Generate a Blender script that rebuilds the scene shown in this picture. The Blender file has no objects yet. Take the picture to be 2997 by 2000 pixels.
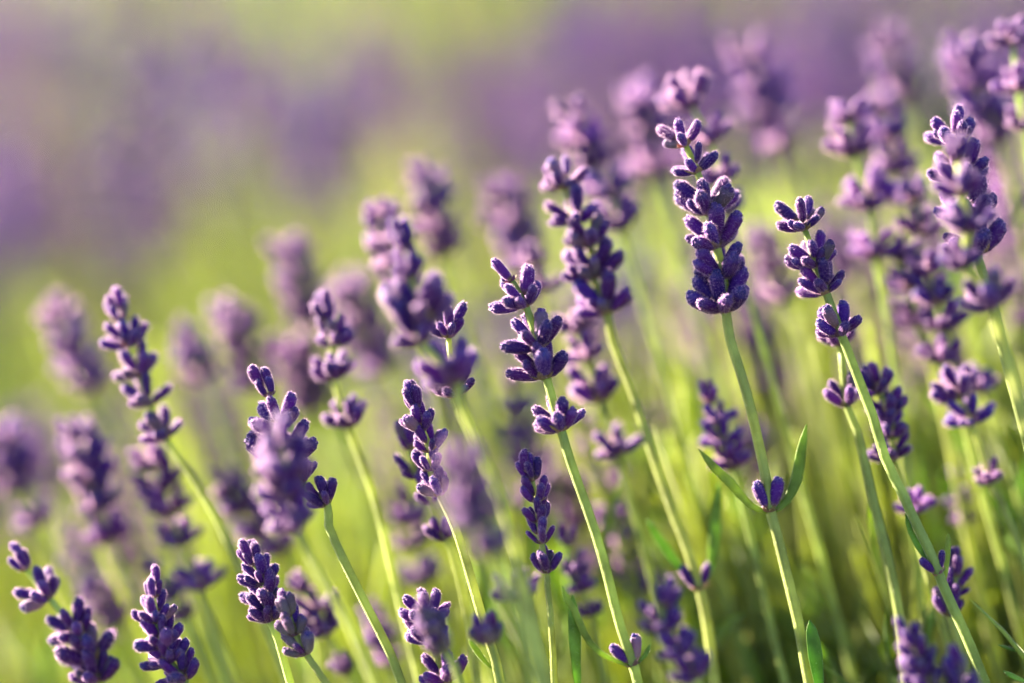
import bpy, math, random
import numpy as np
from mathutils import Vector, Matrix

R = math.radians
scene = bpy.context.scene
COL = scene.collection

# ------------------------------------------------------------------ camera
FOCAL, SENSOR = 85.0, 36.0
FOCUS = 0.685
CAM = Vector((0.0, 0.0, 0.735))
PITCH, ROLL = R(-15.0), R(13.0)
FWD = Vector((0, math.cos(PITCH), math.sin(PITCH)))
_r = Vector((1, 0, 0)); _u = _r.cross(FWD)
RIGHT = math.cos(ROLL) * _r - math.sin(ROLL) * _u
UP = math.cos(ROLL) * _u + math.sin(ROLL) * _r
cd = bpy.data.cameras.new("camera")
cam = bpy.data.objects.new("camera", cd); COL.objects.link(cam)
cam.matrix_world = Matrix(((RIGHT.x, UP.x, -FWD.x, CAM.x), (RIGHT.y, UP.y, -FWD.y, CAM.y),
                           (RIGHT.z, UP.z, -FWD.z, CAM.z), (0, 0, 0, 1)))
cd.lens = FOCAL; cd.sensor_width = SENSOR; cd.clip_start = 0.01; cd.clip_end = 2000
cd.dof.use_dof = True; cd.dof.focus_distance = FOCUS; cd.dof.aperture_fstop = 1.95
scene.camera = cam

# ------------------------------------------------------------------ sky, sun, exposure
SUN_EL, SUN_AZ = R(29.0), R(-42.0)
w = bpy.data.worlds.new("World"); scene.world = w; w.use_nodes = True
nt = w.node_tree; bg = nt.nodes["Background"]
sky = nt.nodes.new("ShaderNodeTexSky"); sky.sky_type = 'NISHITA'; sky.sun_disc = False
sky.sun_elevation = SUN_EL; sky.sun_rotation = SUN_AZ % (2 * math.pi)
sky.air_density = 0.8; sky.dust_density = 1.0
nt.links.new(sky.outputs[0], bg.inputs[0]); bg.inputs[1].default_value = 0.05
sl = bpy.data.lights.new("sun", 'SUN'); sun = bpy.data.objects.new("sun", sl); COL.objects.link(sun)
sl.energy = 5.0; sl.angle = R(0.5); sl.color = (1.0, 0.85, 0.65)
sdir = Vector((math.cos(SUN_EL) * math.sin(SUN_AZ), math.cos(SUN_EL) * math.cos(SUN_AZ), math.sin(SUN_EL)))
sun.rotation_euler = sdir.to_track_quat('Z', 'Y').to_euler()
sun.location = (-3, 4, 4)
vs = scene.view_settings
vs.view_transform = 'Standard'; vs.look = 'None'; vs.gamma = 1.0; vs.exposure = 3.65; vs.use_curve_mapping = False
scene.render.engine = 'CYCLES'
cy = scene.cycles
cy.use_denoising = True
try: cy.denoiser = 'OPENIMAGEDENOISE'
except Exception: pass
cy.max_bounces = 7; cy.diffuse_bounces = 4; cy.transmission_bounces = 5; cy.glossy_bounces = 2
cy.caustics_reflective = False; cy.caustics_refractive = False

# ------------------------------------------------------------------ materials
def new_mat(name):
    m = bpy.data.materials.new(name); m.use_nodes = True
    t = m.node_tree; t.nodes.clear()
    return m, t, t.nodes.new("ShaderNodeOutputMaterial")

def plant_mat(name, trans, trans_tint, rough=0.6, sheen=0.0, sheen_tint=(1, 1, 1), nscale=600.0, namt=0.35, rnd=0.25, hue=0.02, bump=0.0):
    """vertex colour x noise x per-object variation, diffuse + light passing through"""
    m, t, out = new_mat(name); N = t.nodes.new; L = t.links.new
    at = N("ShaderNodeAttribute"); at.attribute_name = "Col"
    tc = N("ShaderNodeTexCoord")
    nz = N("ShaderNodeTexNoise"); nz.inputs["Scale"].default_value = nscale; nz.inputs["Detail"].default_value = 3
    L(tc.outputs["Object"], nz.inputs["Vector"])
    oi = N("ShaderNodeObjectInfo")
    mr = N("ShaderNodeMapRange"); mr.inputs[3].default_value = 1 - namt; mr.inputs[4].default_value = 1 + namt
    mr.inputs[1].default_value = 0.25; mr.inputs[2].default_value = 0.75
    L(nz.outputs[0], mr.inputs[0])
    mo = N("ShaderNodeMapRange"); mo.inputs[3].default_value = 1 - rnd; mo.inputs[4].default_value = 1 + rnd
    L(oi.outputs["Random"], mo.inputs[0])
    mu = N("ShaderNodeMath"); mu.operation = 'MULTIPLY'; L(mr.outputs[0], mu.inputs[0]); L(mo.outputs[0], mu.inputs[1])
    hs = N("ShaderNodeHueSaturation"); L(at.outputs["Color"], hs.inputs["Color"]); L(mu.outputs[0], hs.inputs["Value"])
    wn = N("ShaderNodeTexWhiteNoise"); wn.noise_dimensions = '1D'; L(oi.outputs["Random"], wn.inputs["W"])
    mh = N("ShaderNodeMapRange"); mh.inputs[3].default_value = 0.5 - hue; mh.inputs[4].default_value = 0.5 + hue
    L(wn.outputs["Value"], mh.inputs[0]); L(mh.outputs[0], hs.inputs["Hue"])
    p = N("ShaderNodeBsdfPrincipled"); L(hs.outputs[0], p.inputs["Base Color"])
    p.inputs["Roughness"].default_value = rough; p.inputs["Specular IOR Level"].default_value = 0.15
    p.inputs["Sheen Weight"].default_value = sheen; p.inputs["Sheen Roughness"].default_value = 0.35
    p.inputs["Sheen Tint"].default_value = (*sheen_tint, 1)
    if bump:
        b = N("ShaderNodeBump"); b.inputs["Strength"].default_value = bump; b.inputs["Distance"].default_value = 0.0002
        L(nz.outputs[0], b.inputs["Height"]); L(b.outputs[0], p.inputs["Normal"])
    tr = N("ShaderNodeBsdfTranslucent")
    mx = N("ShaderNodeMix"); mx.data_type = 'RGBA'; mx.blend_type = 'MULTIPLY'; mx.inputs[0].default_value = 1.0
    L(hs.outputs[0], mx.inputs[6]); mx.inputs[7].default_value = (*trans_tint, 1); L(mx.outputs[2], tr.inputs["Color"])
    ms = N("ShaderNodeMixShader"); ms.inputs[0].default_value = trans
    L(p.outputs[0], ms.inputs[1]); L(tr.outputs[0], ms.inputs[2]); L(ms.outputs[0], out.inputs[0])
    return m

M_BUD = plant_mat("violet_calyx", 0.30, (2.6, 1.3, 1.8), 0.6, 0.10, (0.85, 0.65, 0.95), 700, 0.4, 0.3, 0.025, 0.35)
M_STEM = plant_mat("green_stem", 0.35, (1.7, 1.6, 0.7), 0.5, 0.35, (0.9, 0.95, 0.6), 110, 0.45, 0.2, 0.02, 0.4)
M_LEAF = plant_mat("grey_green_leaf", 0.45, (1.7, 1.7, 0.5), 0.5, 0.25, (0.9, 0.95, 0.8), 160, 0.45, 0.25, 0.03, 0.5)

def fuzz_mat(name, c):
    m, t, out = new_mat(name)
    d = t.nodes.new("ShaderNodeBsdfDiffuse"); d.inputs[0].default_value = (*c, 1)
    tr = t.nodes.new("ShaderNodeBsdfTranslucent"); tr.inputs[0].default_value = (*c, 1)
    at_ = t.nodes.new("ShaderNodeAttribute"); at_.attribute_name = "Col"
    mx = t.nodes.new("ShaderNodeMix"); mx.data_type = 'RGBA'; mx.blend_type = 'MULTIPLY'; mx.inputs[0].default_value = 1.0
    mx.inputs[7].default_value = (*c, 1); t.links.new(at_.outputs["Color"], mx.inputs[6])
    t.links.new(mx.outputs[2], d.inputs[0]); t.links.new(mx.outputs[2], tr.inputs[0])
    ms = t.nodes.new("ShaderNodeMixShader"); ms.inputs[0].default_value = 0.90
    t.links.new(d.outputs[0], ms.inputs[1]); t.links.new(tr.outputs[0], ms.inputs[2]); t.links.new(ms.outputs[0], out.inputs[0])
    return m
M_FUZZ = fuzz_mat("pale_violet_fuzz", (0.90, 0.68, 0.83))
M_SFUZZ = fuzz_mat("pale_stem_fuzz", (0.80, 0.82, 0.55))

def soil_mat():
    m, t, out = new_mat("soil")
    tc = t.nodes.new("ShaderNodeTexCoord")
    nz = t.nodes.new("ShaderNodeTexNoise"); nz.inputs["Scale"].default_value = 6; nz.inputs["Detail"].default_value = 8
    cr = t.nodes.new("ShaderNodeValToRGB")
    cr.color_ramp.elements[0].position = 0.35; cr.color_ramp.elements[0].color = (0.06, 0.045, 0.03, 1)
    cr.color_ramp.elements[1].position = 0.68; cr.color_ramp.elements[1].color = (0.12, 0.14, 0.05, 1)
    p = t.nodes.new("ShaderNodeBsdfPrincipled"); p.inputs["Roughness"].default_value = 0.95
    b = t.nodes.new("ShaderNodeBump"); b.inputs["Strength"].default_value = 0.6; b.inputs["Distance"].default_value = 0.02
    L = t.links.new
    L(tc.outputs["Object"], nz.inputs["Vector"]); L(nz.outputs[0], cr.inputs[0]); L(cr.outputs[0], p.inputs["Base Color"])
    L(nz.outputs[0], b.inputs["Height"]); L(b.outputs[0], p.inputs["Normal"]); L(p.outputs[0], out.inputs[0])
    return m
M_SOIL = soil_mat()

# ------------------------------------------------------------------ mesh helpers (triangles, vertex colour, material index)
VIOLET = (0.048, 0.008, 0.130); VIOLET_TIP = (0.055, 0.034, 0.17); OLIVE = (0.17, 0.13, 0.05)
GREEN = (0.235, 0.285, 0.080); LEAFG = (0.15, 0.24, 0.040)

class Geo:
    def __init__(s): s.V, s.F, s.C, s.M, s.n = [], [], [], [], 0
    def add(s, V, F, C, mi=0):
        V = np.asarray(V, float); F = np.asarray(F, int)
        C = np.asarray(C, float)
        if C.ndim == 1: C = np.tile(C, (len(V), 1))
        s.V.append(V); s.F.append(F + s.n); s.C.append(C)
        s.M.append(np.full(len(F), mi) if np.isscalar(mi) else np.asarray(mi)); s.n += len(V)
        return s
    def geo(s, g, mat=None, cmul=None):
        V, F, C, M = g.arr()
        if mat is not None: V = V @ mat[:3, :3].T + mat[:3, 3]
        if cmul is not None: C = C * cmul
        return s.add(V, F, C, M)
    def arr(s):
        if len(s.V) > 1: s.V = [np.concatenate(s.V)]; s.F = [np.concatenate(s.F)]; s.C = [np.concatenate(s.C)]; s.M = [np.concatenate(s.M)]
        return s.V[0], s.F[0], s.C[0], s.M[0]
    def mesh(s, name, mats):
        V, F, C, M = s.arr()
        me = bpy.data.meshes.new(name)
        me.vertices.add(len(V)); me.vertices.foreach_set("co", V.astype(np.float32).ravel())
        me.loops.add(len(F) * 3); me.loops.foreach_set("vertex_index", F.astype(np.int32).ravel())
        me.polygons.add(len(F)); me.polygons.foreach_set("loop_start", np.arange(0, len(F) * 3, 3, dtype=np.int32))
        me.polygons.foreach_set("material_index", M.astype(np.int32))
        me.polygons.foreach_set("use_smooth", np.ones(len(F), dtype=bool))
        for m in mats: me.materials.append(m)
        ca = me.color_attributes.new("Col", 'FLOAT_COLOR', 'POINT')
        ca.data.foreach_set("color", np.column_stack([np.clip(C, 0, 1), np.ones(len(C))]).astype(np.float32).ravel())
        me.update(); me.validate()
        return me

def grid_faces(rings, sides):
    i = np.arange(rings - 1)[:, None] * sides; j = np.arange(sides)[None, :]; k = (j + 1) % sides
    a, b, c, d = (i + j).ravel(), (i + k).ravel(), (i + sides + k).ravel(), (i + sides + j).ravel()
    return np.concatenate([np.column_stack([a, b, c]), np.column_stack([a, c, d])])

def frames(P, hint=None):
    T = np.gradient(P, axis=0); T /= np.linalg.norm(T, axis=1)[:, None] + 1e-12
    h = np.array(hint if hint is not None else (0.3, 0.9, 0.1), float)
    X = h - (T @ h)[:, None] * T; X /= np.linalg.norm(X, axis=1)[:, None] + 1e-12
    return T, X, np.cross(T, X)

def tube(P, rad, sides, col, flat=1.0, hint=None, ribs=0, ribamt=0.0, capped=True, mi=0):
    """swept tube along P; flat < 1 squeezes it along the second axis; ribs add lengthwise ridges"""
    P = np.asarray(P, float); n = len(P); rad = np.broadcast_to(np.asarray(rad, float), (n,))
    T, X, Y = frames(P, hint)
    th = np.linspace(0, 2 * np.pi, sides, endpoint=False)
    rm = 1 + ribamt * np.cos(ribs * th) if ribs else np.ones(sides)
    V = P[:, None, :] + rad[:, None, None] * (X[:, None, :] * (np.cos(th) * rm)[None, :, None] + flat * Y[:, None, :] * (np.sin(th) * rm)[None, :, None])
    V = V.reshape(-1, 3); F = grid_faces(n, sides)
    C = np.asarray(col, float); C = np.repeat(C, sides, axis=0) if C.ndim == 2 else np.tile(C, (len(V), 1))
    if capped:
        V = np.vstack([V, P[0], P[-1]]); C = np.vstack([C, C[0], C[-1]]); a, b = n * sides, n * sides + 1
        j = np.arange(sides); k = (j + 1) % sides; o = (n - 1) * sides
        F = np.vstack([F, np.column_stack([np.full(sides, a), k, j]), np.column_stack([np.full(sides, b), o + j, o + k])])
    g = Geo(); g.add(V, F, C, mi); return g

def hairs(V, F, n, length, width, rng, col, mi, lean=0.3, root=(1, 1, 1)):
    """short stiff hairs: one thin triangle each, standing on the surface"""
    A, B, Cc = V[F[:, 0]], V[F[:, 1]], V[F[:, 2]]
    cr = np.cross(B - A, Cc - A); ar = np.linalg.norm(cr, axis=1); nrm = cr / (ar[:, None] + 1e-15)
    pick = rng.choice(len(F), n, p=ar / ar.sum())
    u, v = rng.random(n), rng.random(n); s = u + v > 1; u[s], v[s] = 1 - u[s], 1 - v[s]
    p = A[pick] + u[:, None] * (B - A)[pick] + v[:, None] * (Cc - A)[pick]
    d = nrm[pick] + lean * rng.normal(size=(n, 3)) * 0.5; d /= np.linalg.norm(d, axis=1)[:, None]
    side = np.cross(d, rng.normal(size=(n, 3))); side /= np.linalg.norm(side, axis=1)[:, None]
    l = length * rng.uniform(0.5, 1.25, n)[:, None]
    vv = np.empty((n * 3, 3)); vv[0::3] = p - side * width / 2; vv[1::3] = p + side * width / 2; vv[2::3] = p + d * l
    cc = np.tile(np.asarray(col, float), (n * 3, 1)); cc[0::3] *= root; cc[1::3] *= root
    g = Geo(); g.add(vv, np.arange(n * 3).reshape(-1, 3), cc, mi); return g

def lerp(a, b, t): return np.asarray(a) * (1 - t) + np.asarray(b) * t

def bud_geo(seed, L, rad, sides, rings, nh, hl, hw, ribs=True, green=0.0, root=(.50, .30, .66)):
    """closed lavender calyx: ribbed tube, swollen above the middle, blunt toothed tip, downy"""
    rng = np.random.default_rng(seed)
    t = np.linspace(0, 1, rings)
    prof = np.interp(t, [0, .06, .2, .5, .75, .9, .97, 1], [.30, .54, .80, .98, 1.0, .95, .80, .42]) * rad
    ax, ay = rng.normal(.10, .06), rng.normal(0, .05)
    P = np.column_stack([ax * L * t ** 2, ay * L * t ** 2, L * t])
    col = []
    for k in t:
        c = lerp(OLIVE, VIOLET, min(1, max(0, (k - .03) / .2)))
        c = lerp(c, VIOLET_TIP, max(0, (k - .80) / .2) * .9)
        c = lerp(c, (0.17, 0.17, 0.12), green * (1 - k * .6))
        col.append(c)
    g = tube(P, prof, sides, np.array(col), hint=(1, 0, 0), ribs=8 if ribs else 0, ribamt=0.08)
    V, F, C, M = g.arr()
    if ribs:                                        # uneven surface + the small lobe that closes the mouth
        V += rng.normal(0, rad * .025, V.shape)
        tip = P[-1]
        for a in range(4):
            an = a * 1.57 + rng.uniform(0, 1); o = np.array([math.cos(an), math.sin(an), 0]) * rad * .38
            pts = np.array([tip + o * 1.0 - [0, 0, L * .10], tip + o * 1.0 + [0, 0, L * .01], tip + o * .45 + [0, 0, L * .055]])
            g2 = tube(pts, np.array([.42, .36, .12]) * rad, 5, VIOLET_TIP); g.geo(g2)
        V, F, C, M = g.arr()
    if nh: g.geo(hairs(V, F, nh, hl, hw, rng, (1, 1, 1), 1, root=root))
    return g

def rot_to(dirv, roll=0.0):
    d = Vector(dirv).normalized()
    return np.array((d.to_track_quat('Z', 'Y').to_matrix() @ Matrix.Rotation(roll, 3, 'Z')))

def bud_rot(d, rng):
    """bud axis along d, its curve turned up towards the stem axis"""
    z = np.asarray(d, float); z = z / np.linalg.norm(z); x = np.array((0, 0, 1.)) - z * z[2]; x /= np.linalg.norm(x) + 1e-9
    y = np.cross(z, x); a = rng.normal(0, .45); c, s_ = math.cos(a), math.sin(a)
    return np.column_stack([x * c + y * s_, -x * s_ + y * c, z])

def mat4(R3, t, s=1.0):
    m = np.eye(4); m[:3, :3] = np.asarray(R3) * s; m[:3, 3] = t; return m

def whorl_layout(rng, width, top=False, n=None, two=False):
    """transforms of the buds of one whorl; z is the stem axis; buds made for unit length 1"""
    out = []; Lb = width * 0.575
    if width < .0118 and not two: Lb += .7 * max(0., .0068 - Lb)      # buds of narrow whorls stay long but stand upright
    ef = min(1.0, math.asin(min(.95, .52 * width / Lb)) / R(63))
    if two:                                         # a node with just a pair of buds
        for k, az in enumerate((math.pi * 1.0, 0.0)):
            e = R(rng.uniform(22, 38)); az += rng.uniform(-.3, .3)
            d = (math.sin(e) * math.cos(az), math.sin(e) * math.sin(az), math.cos(e))
            out.append((d, np.array(d) * 0.0012, Lb * rng.uniform(1.15, 1.3)))
        return out
    if n == 1:
        return [(np.array((.22, .05, .97)), np.zeros(3), width * .98)]
    n = n or (int(rng.integers(5, 8)) if top else int(rng.integers(9, 13)))
    n1 = max(3, int(round(n * .70))); n2 = n - n1; a0 = rng.uniform(0, 6.28)
    for k in range(n1):
        az = a0 + 2 * math.pi * k / n1 + rng.uniform(-.28, .28)
        e = R(rng.uniform(22, 46) if top else rng.uniform(52, 78)) * ef
        d = np.array((math.sin(e) * math.cos(az), math.sin(e) * math.sin(az), math.cos(e)))
        b = np.array((math.cos(az), math.sin(az), 0)) * 0.0011 + np.array((0, 0, rng.uniform(0, .0008)))
        out.append((d, b, Lb * rng.uniform(.66, 1.08)))
    for k in range(n2):
        az = a0 + .5 + 2 * math.pi * (k + rng.uniform(-.2, .2)) / max(1, n2)
        e = R(rng.uniform(6, 22) if top else rng.uniform(28, 52)) * ef
        d = np.array((math.sin(e) * math.cos(az), math.sin(e) * math.sin(az), math.cos(e)))
        b = np.array((math.cos(az), math.sin(az), 0)) * 0.0010 + np.array((0, 0, rng.uniform(.0016, .0030)))
        out.append((d, b, Lb * rng.uniform(.85, 1.12)))
    return out

def cup_geo(seed, small=False):
    """bracts and calyx bases that hold a whorl together, unit scale 1 = whorl width"""
    rng = np.random.default_rng(seed); g = Geo()
    pts = np.array([[0, 0, -.05], [0, 0, .0], [0, 0, .06], [0, 0, .13]])
    g.geo(tube(pts, np.array([.07, .12, .13, .08]), 9, np.array([GREEN, OLIVE, OLIVE, (.12, .06, .12)])))
    for k in range(2 if small else 5):
        az = k * 2 * math.pi / 5 + rng.uniform(-.3, .3); e = R(rng.uniform(55, 75)); l = rng.uniform(.2, .3)
        d = np.array((math.sin(e) * math.cos(az), math.sin(e) * math.sin(az), math.cos(e)))
        p0 = np.array((math.cos(az) * .08, math.sin(az) * .08, -.02)); up = np.array((0, 0, 1.))
        P = np.array([p0, p0 + d * l * .35, p0 + d * l * .7 + up * .02, p0 + d * l + up * .06])
        c = lerp((.20, .15, .06), (.11, .05, .12), rng.random())
        g.geo(tube(P, np.array([.06, .10, .07, .008]), 6, c, flat=.22, hint=np.cross(d, up)))
    return g

# ------------------------------------------------------------------ shared meshes
BUD_A = [bud_geo(10 + i, 1.0, r, 16, 10, 1050, 0.088, 0.0055) .mesh("bud", (M_BUD, M_FUZZ)) for i, r in enumerate((.182, .205, .170, .194, .212))]
BUD_G = [bud_geo(30 + i, 1.0, r, 16, 10, 800, 0.070, 0.0065, green=.75).mesh("young_bud", (M_BUD, M_FUZZ)) for i, r in enumerate((.21, .24))]
CUP = [cup_geo(40 + i).mesh("whorl_base", (M_BUD,)) for i in range(4)]
_lod = [bud_geo(50 + i, 1.0, r, 9, 7, 170, 0.10, 0.015, ribs=False, root=(.66, .42, .72)) for i, r in enumerate((.19, .21, .18))]
_lodg = [bud_geo(60 + i, 1.0, r, 9, 7, 130, 0.10, 0.015, ribs=False, green=.6) for i, r in enumerate((.22, .24))]
def whorl_mesh(seed, top, buds):
    rng = np.random.default_rng(seed); g = Geo(); g.geo(cup_geo(seed))
    for d, b, l in whorl_layout(rng, 0.014, top):
        g.geo(buds[int(rng.integers(len(buds)))], mat4(bud_rot(d, rng), np.array(b) / .014, l / .014), rng.uniform(.75, 1.3) * np.array((1.12, 1.12, 1.05)))
    return g.mesh("whorl", (M_BUD, M_FUZZ))
WH_B = [whorl_mesh(70 + i, False, _lod) for i in range(7)]
WH_T = [whorl_mesh(80 + i, True, _lod) for i in range(3)]
WH_G = [whorl_mesh(90 + i, False, _lodg) for i in range(2)]

def link(name, data, parent=None):
    o = bpy.data.objects.new(name, data); COL.objects.link(o)
    if parent is not None: o.parent = parent
    return o

def at(x, y, d):
    """world point seen at (x, y) of the 2350 x 1568 view, d metres along the view axis"""
    k = SENSOR / FOCAL / 2350.0
    return CAM + d * (FWD + (x - 1175) * k * RIGHT - (y - 784) * k * UP)

def smooth(P, step=0.006):
    P = np.asarray(P, float)
    if len(P) < 3: Q = np.vstack([P[0], P, P[-1]])
    else: Q = np.vstack([2 * P[0] - P[1], P, 2 * P[-1] - P[-2]])
    out = []
    for i in range(1, len(Q) - 2):
        n = max(2, int(np.linalg.norm(Q[i + 1] - Q[i]) / step))
        for t in np.linspace(0, 1, n, endpoint=False)[:, None]:
            a, b, c, d = Q[i - 1], Q[i], Q[i + 1], Q[i + 2]
            out.append(.5 * ((2 * b) + (-a + c) * t + (2 * a - 5 * b + 4 * c - d) * t ** 2 + (-a + 3 * b - 3 * c + d) * t ** 3)[0] if False else
                       (.5 * ((2 * b) + (-a + c) * t + (2 * a - 5 * b + 4 * c - d) * t ** 2 + (-a + 3 * b - 3 * c + d) * t ** 3)))
    out.append(Q[-2]); return np.vstack([np.atleast_2d(o) for o in out])

GROUPS = "lavender flower stalks"
def leaf_geo(P, width, rng, hint=None, col=LEAFG, fuzz=120):
    P = smooth(P, 0.003); n = len(P); t = np.linspace(0, 1, n)
    rad = np.interp(t, [0, .12, .5, .8, .95, 1], [.35, .6, 1, .85, .4, .1]) * width / 2
    g = tube(P, rad, 10, np.asarray(col) * rng.uniform(.9, 1.1), flat=.30, hint=hint)
    if fuzz:
        V, F, C, M = g.arr(); g.geo(hairs(V, F, fuzz, .00045, .00005, rng, (1, 1, 1), 1))
    return g

def stalk(label, dz, whorls, stem, sharp=True, green=False, slope=0.0, pairs=(), leaves=(), r=0.00132, seed=0, nb=None, leafface=None):
    """one flower stalk. whorls: (x, y, width) in view px from the tip down; stem: (x, y) px below them;
    pairs: two-bud nodes (x, y, width); leaves: (list of px points, width px)"""
    rng = np.random.default_rng(seed + 1000); d0 = FOCUS + dz / 100.0
    y0 = whorls[0][1]; k = SENSOR / FOCAL / 2350.0
    dep = lambda y: d0 + slope * (y - y0) * k * d0
    ctr = [np.array(at(x, y, dep(y))) for x, y, *_ in whorls]
    low = [np.array(at(x, y, dep(y))) for x, y in stem]
    seq = ctr + low
    bases, axes = [], []
    for i, (x, y, wpx, *_) in enumerate(whorls):
        nx = seq[i + 1] if i + 1 < len(seq) else seq[i] + (seq[i] - seq[i - 1])
        pv = seq[i - 1] if i > 0 else seq[i] - (nx - seq[i])
        ax = (pv - nx); ax /= np.linalg.norm(ax)
        wm = wpx * k * d0
        bases.append(seq[i] - ax * wm * .26); axes.append(ax)
    path = bases + low
    t = path[-1] - path[-2]; t /= np.linalg.norm(t); p = path[-1]
    while p[2] > 0.17:
        t = t + np.array((0, 0, -.18)); t /= np.linalg.norm(t); p = p + t * .04; path.append(p)
    base = Vector(path[-1])
    root = link("lavender_stalk", None); root.location = base; root.empty_display_size = .01
    root["label"] = label; root["category"] = "lavender"; root["group"] = GROUPS
    S = smooth(np.array(path)) - np.array(base); n = len(S); S += np.cumsum(rng.normal(0, .00007, S.shape), axis=0)
    ln = np.concatenate([[0], np.cumsum(np.linalg.norm(np.diff(S, axis=0), axis=1))])
    rad = np.interp(ln, [0, .01, .05, .12, .3], [.55, .75, .95, 1.0, 1.25]) * r
    c = np.array(GREEN) * (.85 if green else 1.0) * rng.uniform(.85, 1.15)
    g = tube(S, rad, 12 if sharp else 7, c, ribs=4 if sharp else 0, ribamt=.16)
    if sharp:
        V, F, C, M = g.arr(); g.geo(hairs(V, F, int(ln[-1] * 9000), .00042, .00005, rng, (1, 1, 1), 1))
    link("stem", g.mesh("stem", (M_STEM, M_SFUZZ)), root)
    nodes = [(bases[i], axes[i], whorls[i][2], i == 0, False, whorls[i][3] if len(whorls[i]) > 3 else nb) for i in range(len(whorls))]
    for x, y, wpx in pairs:
        q = np.array(at(x, y, dep(y))); j = int(np.argmin(np.linalg.norm(S + np.array(base) - q, axis=1)))
        j = min(max(j, 1), n - 2); ax = S[j - 1] - S[j + 1]; nodes.append((S[j] + np.array(base), ax / np.linalg.norm(ax), wpx, False, True, None))
    for q, ax, wpx, top, two, nn in nodes:
        wm = wpx * k * d0
        if two:                                     # the pair stands left and right of the stem as seen
            z = Vector(ax); x_ = RIGHT - z * RIGHT.dot(z); x_.normalize(); y_ = z.cross(x_)
            R3 = np.array(((x_.x, y_.x, z.x), (x_.y, y_.y, z.y), (x_.z, y_.z, z.z)))
        else: R3 = rot_to(ax, rng.uniform(0, 6.28))
        if sharp or two:
            wh = link("flower_whorl", CUP[int(rng.integers(4))], root)
            wh.matrix_local = Matrix(mat4(R3, q - np.array(base), wm))
            lay = whorl_layout(rng, wm, top and len(whorls) > 1 and wpx < 80, nn, two)
            for d, b, l in lay:
                pool = BUD_G if rng.random() < (.6 if green else .05) else BUD_A
                bo = link("bud", pool[int(rng.integers(len(pool)))], wh)
                fat = rng.uniform(.92, 1.12); m = mat4(bud_rot(d, rng), np.array(b) / wm)
                bo.matrix_local = Matrix(m) @ Matrix.Diagonal((l / wm * fat, l / wm * fat, l / wm, 1))
        else:
            pool = WH_G if green else (WH_T if top and wpx < 82 else WH_B)
            wh = link("flower_whorl", pool[int(rng.integers(len(pool)))], root)
            wh.matrix_local = Matrix(mat4(R3, q - np.array(base), wm))
    for pts, wpx in leaves:
        P = np.array([at(x, y, dep(y) + (dd / 100 if dd else 0)) for x, y, dd in [(*p_, 0) if len(p_) == 2 else p_ for p_ in pts]]) - np.array(base)
        g = leaf_geo(P, wpx * 1.22 * k * d0, rng, hint=np.array(RIGHT * .9 + FWD * rng.uniform(-.25, .25)))
        link("leaf", g.mesh("leaf", (M_LEAF, M_SFUZZ)), root)
    return root

# ------------------------------------------------------------------ setting: ground
g = Geo(); s = 300.0
g.add([(-s, -s, 0), (s, -s, 0), (s, s, 0), (-s, s, 0)], [(0, 1, 2), (0, 2, 3)], (.1, .08, .05))
ground = link("ground", g.mesh("ground", (M_SOIL,))); ground["kind"] = "structure"
ground["label"] = "brown and green soil under the lavender field"; ground["category"] = "ground"

# ------------------------------------------------------------------ stuff: the soft field behind, and leafy growth between the stems
def canopy(x, y):
    return 0.47 + .035 * math.sin(x * 5.1 + y * 2.3) + .03 * math.sin(y * 4.7 - x * 1.9 + 1.2) + .02 * math.sin(x * 11 + 2)

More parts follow.
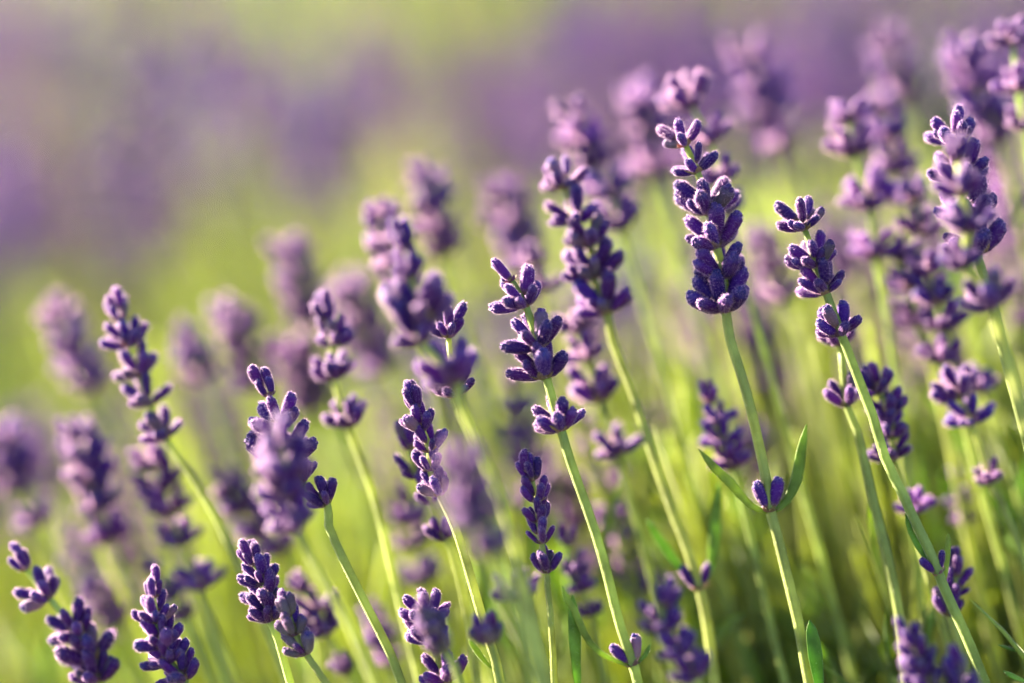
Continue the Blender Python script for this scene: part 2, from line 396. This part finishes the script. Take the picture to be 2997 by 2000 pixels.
def field():
    rng = np.random.default_rng(5); near, far = [], []
    dist = []
    for k in range(17):
        lod = 0 if k < 8 else 1 if k < 13 else 2
        pr = Geo(); nw = 5 if lod == 0 else 4; z = 0.0
        if lod < 2:
            for i in range(nw):
                wm = rng.uniform(.013, .0165) * (.8 if i == 0 else 1) * (1.15 if lod else 1)
                for d, b, l in whorl_layout(rng, wm, i == 0, 6 if lod == 0 else 4):
                    bg_ = bud_geo(200 + int(rng.integers(50)), 1.0, .24 if lod == 0 else .30, 4, 4 - lod, 4 - 2 * lod, .14, .09, ribs=False)
                    pr.geo(bg_, mat4(rot_to(d, rng.uniform(0, 6)), np.array(b) + [0, 0, z], l), rng.uniform(.7, 1.35))
                z -= rng.uniform(.009, .012) if i < nw - 2 else rng.uniform(.012, .021)
        else:                                       # farthest: a knobbly spike, one bulge for each whorl
            P, q = [], []
            for i in range(nw):
                P += [(0, 0, z), (0, 0, z - .008)]; q += [rng.uniform(.006, .008), .0025]; z -= .011
            g0 = tube(np.array(P)[::-1], np.array(q)[::-1], 5, VIOLET); V, F, C, M = g0.arr()
            V += rng.normal(0, .0012, V.shape); pr.geo(g0); pr.geo(hairs(V, F, 20, .0018, .0012, rng, (1, 1, 1), 1, root=(.5, .3, .66)))
        P = np.array([[0, 0, z + .01], [0, 0, z - .02], [.004, 0, z - .10], [.012, 0, z - .25]])
        st = tube(P, np.array([.0008, .0013, .0014, .0015]), 4 - (lod > 0), GREEN, capped=False)
        V, F, C, M = st.arr(); pr.add(V, F, C, 2); (near, far, dist)[lod].append(pr)
    G = Geo(); tones = ((1, 1, 1), (1.2, .95, 1.05), (1.05, 1.1, .85), (.6, .6, .85), (.75, .95, .7))
    def gap(x, y):                                  # the green path between this row and the next one
        return .8 * math.exp(-((y - 1.50 - .5 * x) / .22) ** 2) / (1 + math.exp((abs(x + .06) - .24) / .03))
    spots = []
    while len(spots) < 430:                         # tufts of five to nine stalks with gaps between them
        y = .90 + 4.2 * rng.random() ** 1.45; x = rng.uniform(-1, 1) * (.24 + .31 * y)
        if rng.random() < 1.0 * gap(x, y): continue
        if x < .06 and y < 1.30 and rng.random() < .8: continue
        spots.append((x, y))
    spots += [(rng.uniform(.08, .46), rng.uniform(.95, 1.75)) for _ in range(45)]
    for _ in range(230):                            # rows far behind, down to where the ground would show
        y = rng.uniform(4.6, 9.5); spots.append((rng.uniform(-1, 1) * (.3 + .30 * y), y))
    for x, y in spots:
        tone = np.array(tones[int(rng.choice(5, p=(.28, .22, .20, .14, .16)))]) * rng.uniform(.8, 1.25)
        zc = canopy(x, y) + rng.normal(0, .03); an0 = rng.uniform(0, 6.28); l0 = abs(rng.normal(0, .12))
        for k in range(int(rng.integers(5, 10))):
            sp = .09 if y > 4.6 else .034; px, py = x + rng.normal(0, sp), y + rng.normal(0, sp)
            zt = zc + rng.normal(0, .018)
            if py < 1.15: zt = min(zt, .735 - py * math.tan(R(15.5)) + .02)
            an = an0 + rng.normal(0, .5); lean = l0 + abs(rng.normal(0, .06))
            d = (math.sin(lean) * math.cos(an), math.sin(lean) * math.sin(an), math.cos(lean))
            pool = near if y < 1.5 else far if y < 2.7 else dist
            G.geo(pool[int(rng.integers(len(pool)))], mat4(rot_to(d, rng.uniform(0, 6.28)), (px, py, zt), rng.uniform(.9, 1.2) * (1.5 if y > 4.6 else 1)), tone * rng.uniform(.85, 1.15, 3))
    for q in range(85):                            # taller single stalks of the next row, standing up out of the mass
        if q < 60: px, py = rng.uniform(-80, 1250), rng.uniform(20, 520)
        else: px, py = rng.uniform(1500, 2400), rng.uniform(0, 260)
        if q < 60 and (py > 560 - .28 * px or (330 < px < 720 and py > 300)): continue
        p = at(px, py, rng.uniform(1.12, 1.65)); tone = np.array(tones[int(rng.choice(4, p=(.3, .4, .1, .2)))]) * rng.uniform(.7, 1.2)
        l, an = abs(rng.normal(0, .09)), rng.uniform(0, 6.28)
        d = (math.sin(l) * math.cos(an), math.sin(l) * math.sin(an), math.cos(l))
        G.geo(near[int(rng.integers(len(near)))], mat4(rot_to(d, rng.uniform(0, 6.28)), np.array(p), rng.uniform(1.0, 1.25)), tone)
    print("field tris", sum(len(f) for f in G.F))
    o = link("lavender_field", G.mesh("lavender_field", (M_BUD, M_FUZZ, M_STEM)))
    o["kind"] = "stuff"; o["label"] = "soft out of focus mass of purple lavender filling the background"; o["category"] = "lavender field"
field()

def foliage():
    rng = np.random.default_rng(9); G = Geo(); protos = []
    for k in range(10):
        l = rng.uniform(.032, .055); b = rng.uniform(-.25, .35); t = np.linspace(0, 1, 5)
        P = np.column_stack([b * l * t ** 2, np.zeros(5), l * t])
        protos.append(tube(P, np.array([.4, .9, 1, .75, .1]) * rng.uniform(.0016, .0024), 4, LEAFG, flat=.3, hint=(0, 1, 0)))
    def put(x, y, z, el, sc=1.0):
        an = rng.uniform(0, 6.28)
        d = (math.sin(el) * math.cos(an), math.sin(el) * math.sin(an), math.cos(el))
        c = rng.uniform(.7, 1.3) * np.array((rng.uniform(.85, 1.35), 1, rng.uniform(.8, 1.6)))
        G.geo(protos[int(rng.integers(10))], mat4(rot_to(d, rng.uniform(0, 6.28)), (x, y, z), sc), c)
    for _ in range(620):                            # leafy shoots under the near flowers
        x = rng.uniform(-.45, .5); y = rng.uniform(.42, 1.15)
        ztop = .365 + .055 * min(1, max(0, x / .15 + .5)) + rng.normal(0, .025) + (.02 if y > .7 else -.03)
        for j in range(7):
            put(x + rng.normal(0, .004), y + rng.normal(0, .004), ztop - j * .014, R(rng.uniform(8, 50)))
    for _ in range(330):
        x = rng.uniform(-.05, .42); y = rng.uniform(.70, 1.0); zt = .395 + .12 * max(0, y - .7) * 0 + rng.normal(0, .03)
        for j in range(5): put(x + rng.normal(0, .005), y + rng.normal(0, .005), zt - j * .012, R(rng.uniform(4, 32)), 1.15)
    for _ in range(70):                             # a few leafy shoots close to the focus plane
        x = rng.uniform(.0, .30); y = rng.uniform(.64, .76); zt = .40 - .25 * max(0, .1 - x) + rng.normal(0, .018)
        for j in range(4): put(x + rng.normal(0, .004), y + rng.normal(0, .004), zt - j * .012, R(rng.uniform(4, 30)))
    for _ in range(1200):
        y = rng.uniform(4.2, 11); put(rng.uniform(-1, 1) * (.3 + .3 * y), y, rng.uniform(.05, .26), R(rng.uniform(5, 60)), 3.0)
    for _ in range(6500):                           # the rest of the row and the rows behind
        y = 1.0 + 3.2 * rng.random() ** 1.2; x = rng.uniform(-1, 1) * (.3 + .38 * y)
        put(x, y, rng.uniform(.16, .36) + .5 * (canopy(x, y) - .47), R(rng.uniform(5, 60)), 1.5)
    for q in range(1400):                           # bare green stalks standing among the flowers and along the path
        if q < 900: x, y = (rng.normal(.10, .2) if q < 600 else rng.uniform(.02, .42)), rng.uniform(.73, 1.10); zt = .45 + .02 * (x > 0) + rng.normal(0, .03)
        else: x, y = rng.uniform(-.38, .25), rng.uniform(1.2, 1.9); zt = .41 + rng.normal(0, .03)
        an = rng.uniform(0, 6.28); l = abs(rng.normal(0, .3))
        top = np.array((x, y, zt)); bot = np.array((x + l * .25 * math.cos(an), y + l * .25 * math.sin(an), .12))
        P = np.array([top, lerp(top, bot, .4) + rng.normal(0, .003, 3), bot])
        G.geo(tube(P, np.array([.0011, .0014, .0016]), 5, np.array(GREEN) * (rng.uniform(.9, 1.5) if q < 900 else rng.uniform(.45, 1.4))))  # near stalks mostly get a lighter green, standing in for sunlight on them
    o = link("lavender_foliage", G.mesh("lavender_foliage", (M_LEAF,)))
    o["kind"] = "stuff"; o["label"] = "green narrow leaves and bare stalks growing between the flowers"; o["category"] = "foliage"
foliage()

# ------------------------------------------------------------------ the flower stalks one can tell apart (sharp ones first)
A = [
 # label, cm behind the focus plane, whorls from the tip down, stem, extras
 ("sharp stalk at the middle with a lone top bud and a detached lowest whorl", 0.0,
  [(1166, 630, 64, 1), (1194, 676, 112), (1226, 766, 126), (1243, 832, 132), (1278, 958, 118)],
  [(1309, 1064), (1344, 1164), (1379, 1274), (1409, 1394), (1434, 1479), (1452, 1530), (1462, 1568)],
  dict(pairs=[(1450, 1528, 78)], leaves=[([(1446, 1530), (1376, 1498), (1340, 1452), (1318, 1400), (1300, 1374), (1290, 1345)], 14),
                                      ([(1455, 1528), (1480, 1505), (1492, 1478)], 9)], slope=-.05)),
 ("tallest sharp stalk, six open whorls, right of centre, with two long upright leaves below", 0.6,
  [(1563, 313, 88, 6), (1590, 371, 98, 7), (1618, 457, 126), (1634, 532, 138), (1652, 606, 126), (1660, 678, 138)],
  [(1676, 784), (1711, 899), (1731, 984), (1756, 1104), (1766, 1174), (1776, 1209), (1801, 1309), (1831, 1434), (1851, 1544)],
  dict(pairs=[(1765, 1172, 92)], leaves=[([(1762, 1176), (1720, 1158), (1676, 1108), (1640, 1074), (1603, 1030)], 19),
                                        ([(1770, 1178), (1805, 1150), (1828, 1100), (1838, 1040), (1851, 974)], 22)])),
 ("sharp stalk with four tight whorls and a long bare stem, right of the tallest one", 0.4,
  [(1838, 500, 104), (1866, 585, 104), (1886, 645, 112), (1921, 742, 106)],
  [(1966, 859), (2001, 949), (2031, 1049), (2071, 1134), (2106, 1209), (2141, 1284), (2166, 1349), (2211, 1449), (2251, 1544)],
  dict(pairs=[(2160, 1330, 62)], leaves=[([(2166, 1348), (2172, 1300), (2176, 1250), (2176, 1224)], 12),
                                        ([(2150, 1312), (2118, 1272), (2090, 1220), (2078, 1178)], 13)])),
 ("stalk with five spread whorls edged in pale light, up behind the middle stalk", 3.2,
  [(1290, 407, 98), (1312, 484, 118), (1345, 538, 112), (1354, 606, 126), (1386, 686, 122)],
  [(1409, 784), (1449, 884), (1479, 974), (1514, 1084), (1549, 1184), (1580, 1264), (1606, 1350), (1622, 1430), (1640, 1568)],
  dict(pairs=[(1604, 1348, 76)], leaves=[([(1606, 1352), (1632, 1300), (1640, 1220), (1650, 1110)], 24), ([(1600, 1345), (1560, 1302), (1515, 1240), (1484, 1192)], 20)])),
 ("slim sharp stalk with small buds, left of the middle, behind a soft purple blur", 0.2,
  [(951, 926, 50), (963, 972, 72), (984, 1018, 72), (986, 1064, 66), (1004, 1122, 64)],
  [(1032, 1180), (1054, 1236), (1084, 1330), (1114, 1434), (1140, 1520), (1150, 1568)],
  dict(nb=7, leaves=[([(1128, 1534), (1106, 1510), (1088, 1484), (1076, 1468)], 13)])),
 ("small young stalk below the middle one with five little whorls and a low bud pair", -0.2,
  [(1219, 1092, 46), (1231, 1134, 64), (1234, 1182, 60), (1241, 1228, 70), (1254, 1300, 56)],
  [(1257, 1340), (1264, 1409), (1271, 1500), (1274, 1568)], dict(nb=6, r=.0009)),
 ("stalk half hidden behind a blurred flower, sharp blue-violet tip on top and bud pair below", 0.0,
  [(612, 893, 64), (638, 958, 108), (648, 1020, 158), (672, 1085, 120), (738, 1142, 78)],
  [(752, 1205), (790, 1290), (840, 1390), (890, 1490), (920, 1568)], dict(slope=.05)),
 ("sharp dark stalk at the bottom left with stacked whorls cut by the lower edge", -0.5,
  [(351, 1357, 56), (356, 1408, 82), (370, 1454, 106), (378, 1496, 104), (412, 1538, 96)],
  [(425, 1590)], dict()),
 ("sharp dark stalk above a small greenish one, bottom left of centre", 0.4,
  [(581, 1286, 50), (599, 1322, 78), (606, 1364, 98), (614, 1405, 84)], [(640, 1470), (668, 1568)], dict()),
 ("small immature stalk with greenish buds, at the foot of the lower left flowers", -0.6,
  [(660, 1402, 48), (672, 1442, 64), (692, 1484, 78)], [(716, 1524), (752, 1575)], dict(green=True, nb=7)),
 ("sharp stalk cut by the bottom edge, below the slim one, a blurred bud crossing it", 0.0,
  [(978, 1402, 96), (984, 1446, 112), (1018, 1540, 104)], [(1040, 1600)], dict()),
 ("softly focused leaning stalk at the far left with four packed whorls and one apart", 3.4,
  [(272, 716, 78), (290, 772, 92), (310, 836, 108), (336, 906, 92), (368, 984, 102)],
  [(440, 1090), (500, 1190), (550, 1300), (600, 1410), (660, 1568)], dict(slope=.05)),
 ("softly focused narrow stalk between the two left clusters, whorls lit white on one side", 3.8,
  [(748, 718, 70), (762, 775, 78), (766, 846, 92), (797, 958, 88)],
  [(830, 1050), (860, 1130), (890, 1240), (912, 1340), (940, 1450)], dict()),
 ("bent stalk in the lower left corner with two small whorls above a fat dark cluster", 2.2,
  [(52, 1296, 56), (95, 1354, 100), (166, 1436, 104), (198, 1486, 130), (214, 1536, 116)], [(230, 1600)], dict()),
 ("stalk just behind the slim sharp one with a single bud low on its stem", 2.4,
  [(936, 1016, 60), (952, 1082, 60), (984, 1138, 66), (1016, 1226, 58)],
  [(1036, 1260), (1064, 1359), (1084, 1449), (1100, 1568)], dict(nb=6)),
 ("sharp stalk at right crowned by upright buds, mostly covered by a blurred one", 0.8,
  [(2188, 302, 104), (2205, 385, 120), (2215, 470, 140), (2232, 550, 136)],
  [(2262, 640), (2290, 740), (2318, 860), (2350, 980)], dict()),
 ("sharp fragment of a stalk behind the blurred cream-tipped flower left of the middle", 0.6,
  [(1028, 752, 84), (1040, 884, 100)], [(1075, 970), (1110, 1060), (1150, 1180), (1190, 1320)], dict()),
 ("stalk with a lone side bud pair, right behind the long bare stem", 1.8,
  [(1925, 770, 86), (1940, 914, 72)], [(1966, 984), (2006, 1159), (2031, 1259), (2066, 1424), (2080, 1568)], dict(nb=6)),
 ("small stalk peeping out behind the low bud of the long bare stem at right", 2.0,
  [(2192, 1306, 58), (2190, 1354, 64), (2178, 1398, 62)], [(2200, 1470), (2225, 1568)], dict(nb=7)),
]
B = [
 ("blurred head in front of the left cluster with round pink highlights", -5.0, [(640, 1005, 90), (655, 1058, 138), (645, 1116, 124), (665, 1190, 112)], [(690, 1240), (740, 1330), (800, 1430), (860, 1568)]),
 ("blurred cream-tipped stalk in front, left of the middle", -4.5, [(928, 562, 56), (940, 622, 72), (964, 694, 150), (950, 756, 122), (1030, 846, 126)], [(1050, 920), (1085, 1000), (1120, 1090), (1160, 1210), (1190, 1320), (1230, 1500)]),
 ("very blurred purple patch crossing the slim sharp stalk", -9.0, [(1062, 1066, 84), (1074, 1122, 104), (1090, 1176, 100), (1130, 1246, 84)], [(1160, 1330), (1190, 1420), (1230, 1568)]),
 ("blurred U-shaped whorl low between the slim stalk and the young one", -3.6, [(1182, 1352, 84)], [(1204, 1420), (1225, 1500), (1240, 1568)]),
 ("blurred stalk in front of the crowned one at the right", -4.0, [(2196, 350, 70), (2204, 420, 96), (2222, 500, 110), (2208, 590, 86), (2264, 676, 116)], [(2284, 740), (2312, 820), (2356, 980)]),
 ("blurred greenish bud cluster over the bottom sharp stalk", -3.4, [(984, 1420, 40), (1000, 1448, 52), (1014, 1484, 50)], [(1040, 1520), (1060, 1580)]),
 ("pinkish blurred head right behind the small greenish stalk", 5.0, [(690, 1340, 66), (716, 1386, 86), (742, 1434, 86)], [(780, 1500), (810, 1568)]),
 ("full blurred oval head in the left third with one whorl hanging below", 8.0, [(176, 986, 80), (190, 1036, 96), (206, 1088, 104), (224, 1146, 96), (246, 1218, 92)], [(268, 1272), (310, 1380), (370, 1520)]),
 ("blurred oval head next to the leaning left stem, dark whorl beneath", 6.5, [(340, 1052, 90), (362, 1100, 106), (382, 1152, 100), (410, 1228, 88)], [(430, 1300), (470, 1400), (520, 1568)]),
 ("dark blurred head cut by the left edge", 11.0, [(0, 1000, 90), (18, 1050, 96), (36, 1104, 90), (80, 1184, 84)], [(130, 1290), (190, 1400), (250, 1568)]),
 ("blurred purple head behind the left stem, below its bend", 9.0, [(520, 1106, 86), (548, 1150, 96), (590, 1196, 100), (634, 1246, 90)], [(680, 1330), (740, 1450)]),
 ("blurred small head low at the left beneath the oval one", 10.0, [(212, 1340, 70), (236, 1376, 80), (262, 1416, 76)], [(300, 1490), (330, 1568)]),
 ("pair of blurred whorls above the dark bottom left stalk", 7.0, [(350, 1302, 58), (388, 1360, 70), (418, 1404, 66)], [(450, 1480), (480, 1568)]),
 ("lone blurred whorl on a yellow stem, right of the dark stacked stalk above the bottom", 6.0, [(456, 1326, 94)], [(478, 1390), (510, 1480), (545, 1568)]),
 ("dark blurred head standing far left above the grass green", 13.0, [(132, 716, 86), (154, 768, 96), (178, 820, 100), (202, 872, 90)], [(250, 960), (310, 1080), (360, 1200)]),
 ("thin pinkish blurred head right of the leaning left stalk", 13.0, [(424, 760, 70), (440, 806, 84), (456, 850, 84)], [(490, 940), (530, 1050)]),
 ("bright pink blurred head left of the narrow stalk", 13.0, [(524, 708, 84), (540, 754, 96), (560, 804, 100), (590, 862, 96)], [(640, 960), (690, 1080)]),
 ("tall violet blurred head alone above the left flowers", 14.0, [(664, 572, 84), (676, 622, 96), (690, 672, 96), (704, 720, 84)], [(740, 820), (780, 940)]),
 ("wide pink blur behind the narrow left stalk", 15.0, [(680, 800, 100), (696, 856, 110), (716, 912, 110)], [(760, 1000), (800, 1100)]),
 ("mauve blurred head left of the cream-tipped stalk", 15.0, [(806, 660, 96), (824, 712, 108), (846, 768, 110), (868, 826, 100)], [(900, 920), (940, 1030)]),
 ("tall blurred head above the cream-tipped stalk", 11.0, [(966, 400, 80), (982, 452, 100), (994, 506, 104), (1010, 558, 96)], [(1040, 660), (1080, 780), (1120, 900)]),
 ("blurred head touching the top left of the cream-tipped stalk", 7.0, [(878, 486, 74), (884, 536, 86), (892, 590, 88), (920, 650, 90)], [(960, 760), (1000, 900), (1030, 1020)]),
 ("pale pink blurred head halfway between the cream tip and the middle stalk", 14.0, [(1150, 440, 86), (1168, 490, 104), (1186, 542, 104), (1208, 600, 90)], [(1250, 720), (1290, 860)]),
 ("blue blurred bud group behind the top of the middle stalk", 7.0, [(1212, 590, 76), (1232, 650, 84)], [(1270, 760), (1310, 880)]),
 ("blurred head behind the five spread whorls, above their tip", 8.0, [(1318, 258, 82), (1332, 312, 96), (1350, 364, 92), (1386, 424, 110), (1420, 500, 100)], [(1460, 640), (1500, 780), (1540, 920)]),
 ("violet blurred head left of the tallest tip", 12.0, [(1462, 226, 96), (1480, 284, 100), (1496, 372, 110)], [(1530, 500), (1570, 640)]),
 ("softly blurred stalk touching the tallest tip from behind", 5.5, [(1572, 216, 112), (1622, 306, 92), (1652, 396, 84), (1672, 470, 76)], [(1700, 600), (1740, 760), (1780, 900)]),
 ("blurred whorls hidden behind the right side of the middle stalk", 5.0, [(1318, 740, 76), (1340, 800, 90), (1366, 888, 116), (1412, 1018, 92)], [(1430, 1090), (1460, 1200), (1490, 1310)]),
 ("pink blurred head right of the tallest stalk near the top", 14.0, [(1726, 120, 96), (1742, 178, 108), (1760, 236, 104), (1790, 310, 100)], [(1830, 420), (1870, 540)]),
 ("pale pink blurred head between the two right sharp stalks", 12.0, [(1752, 548, 80), (1768, 606, 92), (1786, 664, 92)], [(1820, 780), (1850, 900)]),
 ("pink streaked blurred head near the top right", 15.0, [(2044, 90, 84), (2058, 150, 96), (2072, 206, 90)], [(2110, 320), (2150, 440)]),
 ("blurred head left of the right edge near the top", 9.5, [(2212, 120, 92), (2230, 176, 104), (2256, 236, 104), (2284, 300, 96)], [(2310, 400), (2340, 520)]),
 ("stalk cut by the right edge with three blurred whorls at the top corner", 5.0, [(2322, 80, 80), (2334, 186, 84), (2348, 272, 84)], [(2370, 400), (2400, 560)]),
 ("softly blurred stalk with pale whorls and a wide lower gap, left of the right cluster", 6.0, [(1944, 258, 74), (1954, 328, 100), (1988, 446, 114), (2002, 566, 92)], [(2012, 620), (2026, 700), (2041, 784), (2062, 920), (2080, 1080)]),
 ("blurred violet head just behind the pale right whorls", 9.0, [(2022, 240, 84), (2040, 300, 92), (2056, 370, 96), (2068, 440, 90)], [(2090, 560), (2120, 700)]),
 ("blurred stalk left of the crowned right one, low pale bud at its foot", 6.0, [(2096, 440, 74), (2116, 512, 84), (2074, 578, 84), (2086, 640, 84), (2098, 722, 84)], [(2130, 820), (2160, 940), (2190, 1080)]),
 ("pink and dark blurred head below the crowned right stalk", 5.0, [(2126, 610, 80), (2144, 670, 96), (2162, 730, 100), (2160, 806, 88)], [(2190, 900), (2230, 1040)]),
 ("blurred violet cup on a forked stem at the right", 3.6, [(2190, 886, 100), (2222, 950, 88), (2266, 1090, 68)], [(2286, 1130), (2310, 1180), (2340, 1260), (2380, 1400)]),
 ("flat blurred whorl beside the violet cup at the right edge", 6.0, [(2250, 874, 90)], [(2290, 1000), (2330, 1120), (2370, 1280)]),
 ("tiny dark blurred head low at the right, below the violet cup", 6.5, [(2194, 1090, 46), (2204, 1140, 54), (2212, 1190, 48)], [(2240, 1300), (2270, 1420)]),
 ("small blurred whorl behind the middle of the long bare stem", 3.6, [(2096, 1156, 74)], [(2116, 1230), (2150, 1350), (2180, 1480)]),
 ("blurred pink lit head behind the tallest stalk's bare stem", 4.2, [(1628, 905, 68), (1642, 952, 76), (1652, 1000, 78), (1676, 1052, 84)], [(1700, 1140), (1730, 1260)]),
 ("violet head half hidden behind the upper part of the long bare right stem", 2.6, [(2006, 882, 78), (2034, 934, 78), (2042, 982, 76), (2046, 1032, 78)], [(2070, 1120), (2110, 1260)]),
 ("pale blurred head between the middle stem and the leafy one", 8.0, [(1402, 1180, 74), (1418, 1228, 76), (1440, 1294, 74), (1478, 1336, 72)], [(1510, 1430), (1540, 1540)]),
 ("dark blurred whorls just right of the young stalk", 4.6, [(1300, 1232, 66), (1318, 1300, 66), (1334, 1342, 60), (1354, 1398, 54)], [(1372, 1460), (1390, 1568)]),
 ("blurred pink and violet head left of the slim stalks", 9.0, [(926, 1136, 72), (938, 1184, 82), (948, 1236, 80), (960, 1314, 92)], [(985, 1400), (1010, 1500)]),
 ("large blurred violet cluster at the bottom, right of the middle stem", -4.2, [(1530, 1376, 56), (1516, 1430, 76), (1552, 1488, 84), (1586, 1540, 78)], [(1620, 1600)]),
 ("blurred head rising from the bottom edge near the right corner", -3.6, [(2092, 1468, 54), (2108, 1512, 74), (2124, 1556, 74)], [(2150, 1620)]),
 ("smaller blurred purple tip at the bottom edge nearest the right corner", -4.0, [(2196, 1542, 56), (2210, 1584, 70)], [(2230, 1640)]),
 ("small grey blue blurred bud group low beside the slim stem", -3.0, [(1122, 1462, 54)], [(1140, 1520), (1150, 1568)]),
 ("small blurred whorl at the bottom left of the slim stalk group", 4.5, [(790, 1528, 64)], [(810, 1590)]),
 ("dark blurred head behind the two crossing left stems near the bottom", 8.0, [(858, 1410, 66), (872, 1456, 76), (886, 1504, 70)], [(900, 1568)]),
]
for i, (lab, dz, wh, st, kw) in enumerate(A): stalk(lab, dz, wh, st, True, seed=i, **kw)
for i, (lab, dz, wh, st) in enumerate(B): stalk(lab, dz, [(a_, b_, c_ * 1.12) for a_, b_, c_ in wh], st, dz < 3, green=("greenish bud" in lab or "grey" in lab), seed=200 + i, r=.00135 if dz < 0 else .00112)

# faint stalks deep in the blur that nothing tells apart
rg = np.random.default_rng(77)
def faint(x, y, dz, lab, grp):
    n = int(rg.integers(3, 6)); wh = []; sx = rg.uniform(.15, .42); f = FOCUS / (FOCUS + dz / 100)
    for i in range(n):
        wh.append((x, y, rg.uniform(98, 126) * f * (.75 if i == 0 else 1)))
        st = rg.uniform(52, 74) * f * (1.5 if i == n - 2 else 1); x += st * sx; y += st
    stalk(lab, dz, wh, [(x + 150 * sx, y + 130), (x + 330 * sx, y + 300)], False, seed=int(rg.integers(5000)) + 400, r=.00115)["group"] = grp
for _ in range(40):
    x = rg.uniform(1080, 2360); faint(x, 830 - .36 * (x - 900) + rg.uniform(-40, 430), rg.uniform(11, 30), "faint blurred lavender stalk deep behind the sharp stalks of the right half", "faint stalks at right")
for _ in range(4):
    x = rg.uniform(-20, 1000); faint(x, 960 - .30 * x + rg.uniform(0, 330), rg.uniform(12, 28), "faint blurred lavender stalk deep behind the stalks of the left half", "faint stalks at left")

# ------------------------------------------------------------------ leafy shoots in front at the bottom
def shoot(label, dz, leaves):
    rng = np.random.default_rng(abs(hash(label)) % 1000 if False else len(label)); d0 = FOCUS + dz / 100
    q = leaves[0][0][0]; base = at(q[0], q[1], d0)
    while base.z > .3: base = base + Vector((0, 0, -.02))
    root = link("leafy_shoot", None); root.location = base; root.empty_display_size = .01
    root["label"] = label; root["category"] = "shoot"; root["group"] = "leafy shoots"
    P = np.array([at(q[0], q[1], d0), lerp(np.array(at(q[0], q[1], d0)), np.array(base), .5), base])
    P = np.array([np.array(p) for p in P]) - np.array(base)
    link("stem", tube(smooth(P), .0010, 8, GREEN).mesh("stem", (M_STEM, M_SFUZZ)), root)
    for pts, wpx in leaves:
        P = np.array([at(x, y, d0) for x, y in pts]) - np.array(base)
        link("leaf", leaf_geo(P, wpx * SENSOR / FOCAL / 2350 * d0, rng, hint=np.array(RIGHT * .8 + FWD * .4)).mesh("leaf", (M_LEAF, M_SFUZZ)), root)
shoot("broad bright green leaf standing at the bottom, left of the middle stem", -0.4, [([(1328, 1590), (1322, 1520), (1318, 1440), (1314, 1366)], 34)])
shoot("dark edged green leaf standing at the bottom under the tallest stalk", 0.2, [([(1884, 1600), (1876, 1540), (1866, 1470), (1858, 1424)], 40)])
shoot("small leaf pair in the bottom right corner", -0.4, [([(2360, 1566), (2330, 1555), (2302, 1540)], 18), ([(2350, 1500), (2322, 1490), (2290, 1480)], 14)])
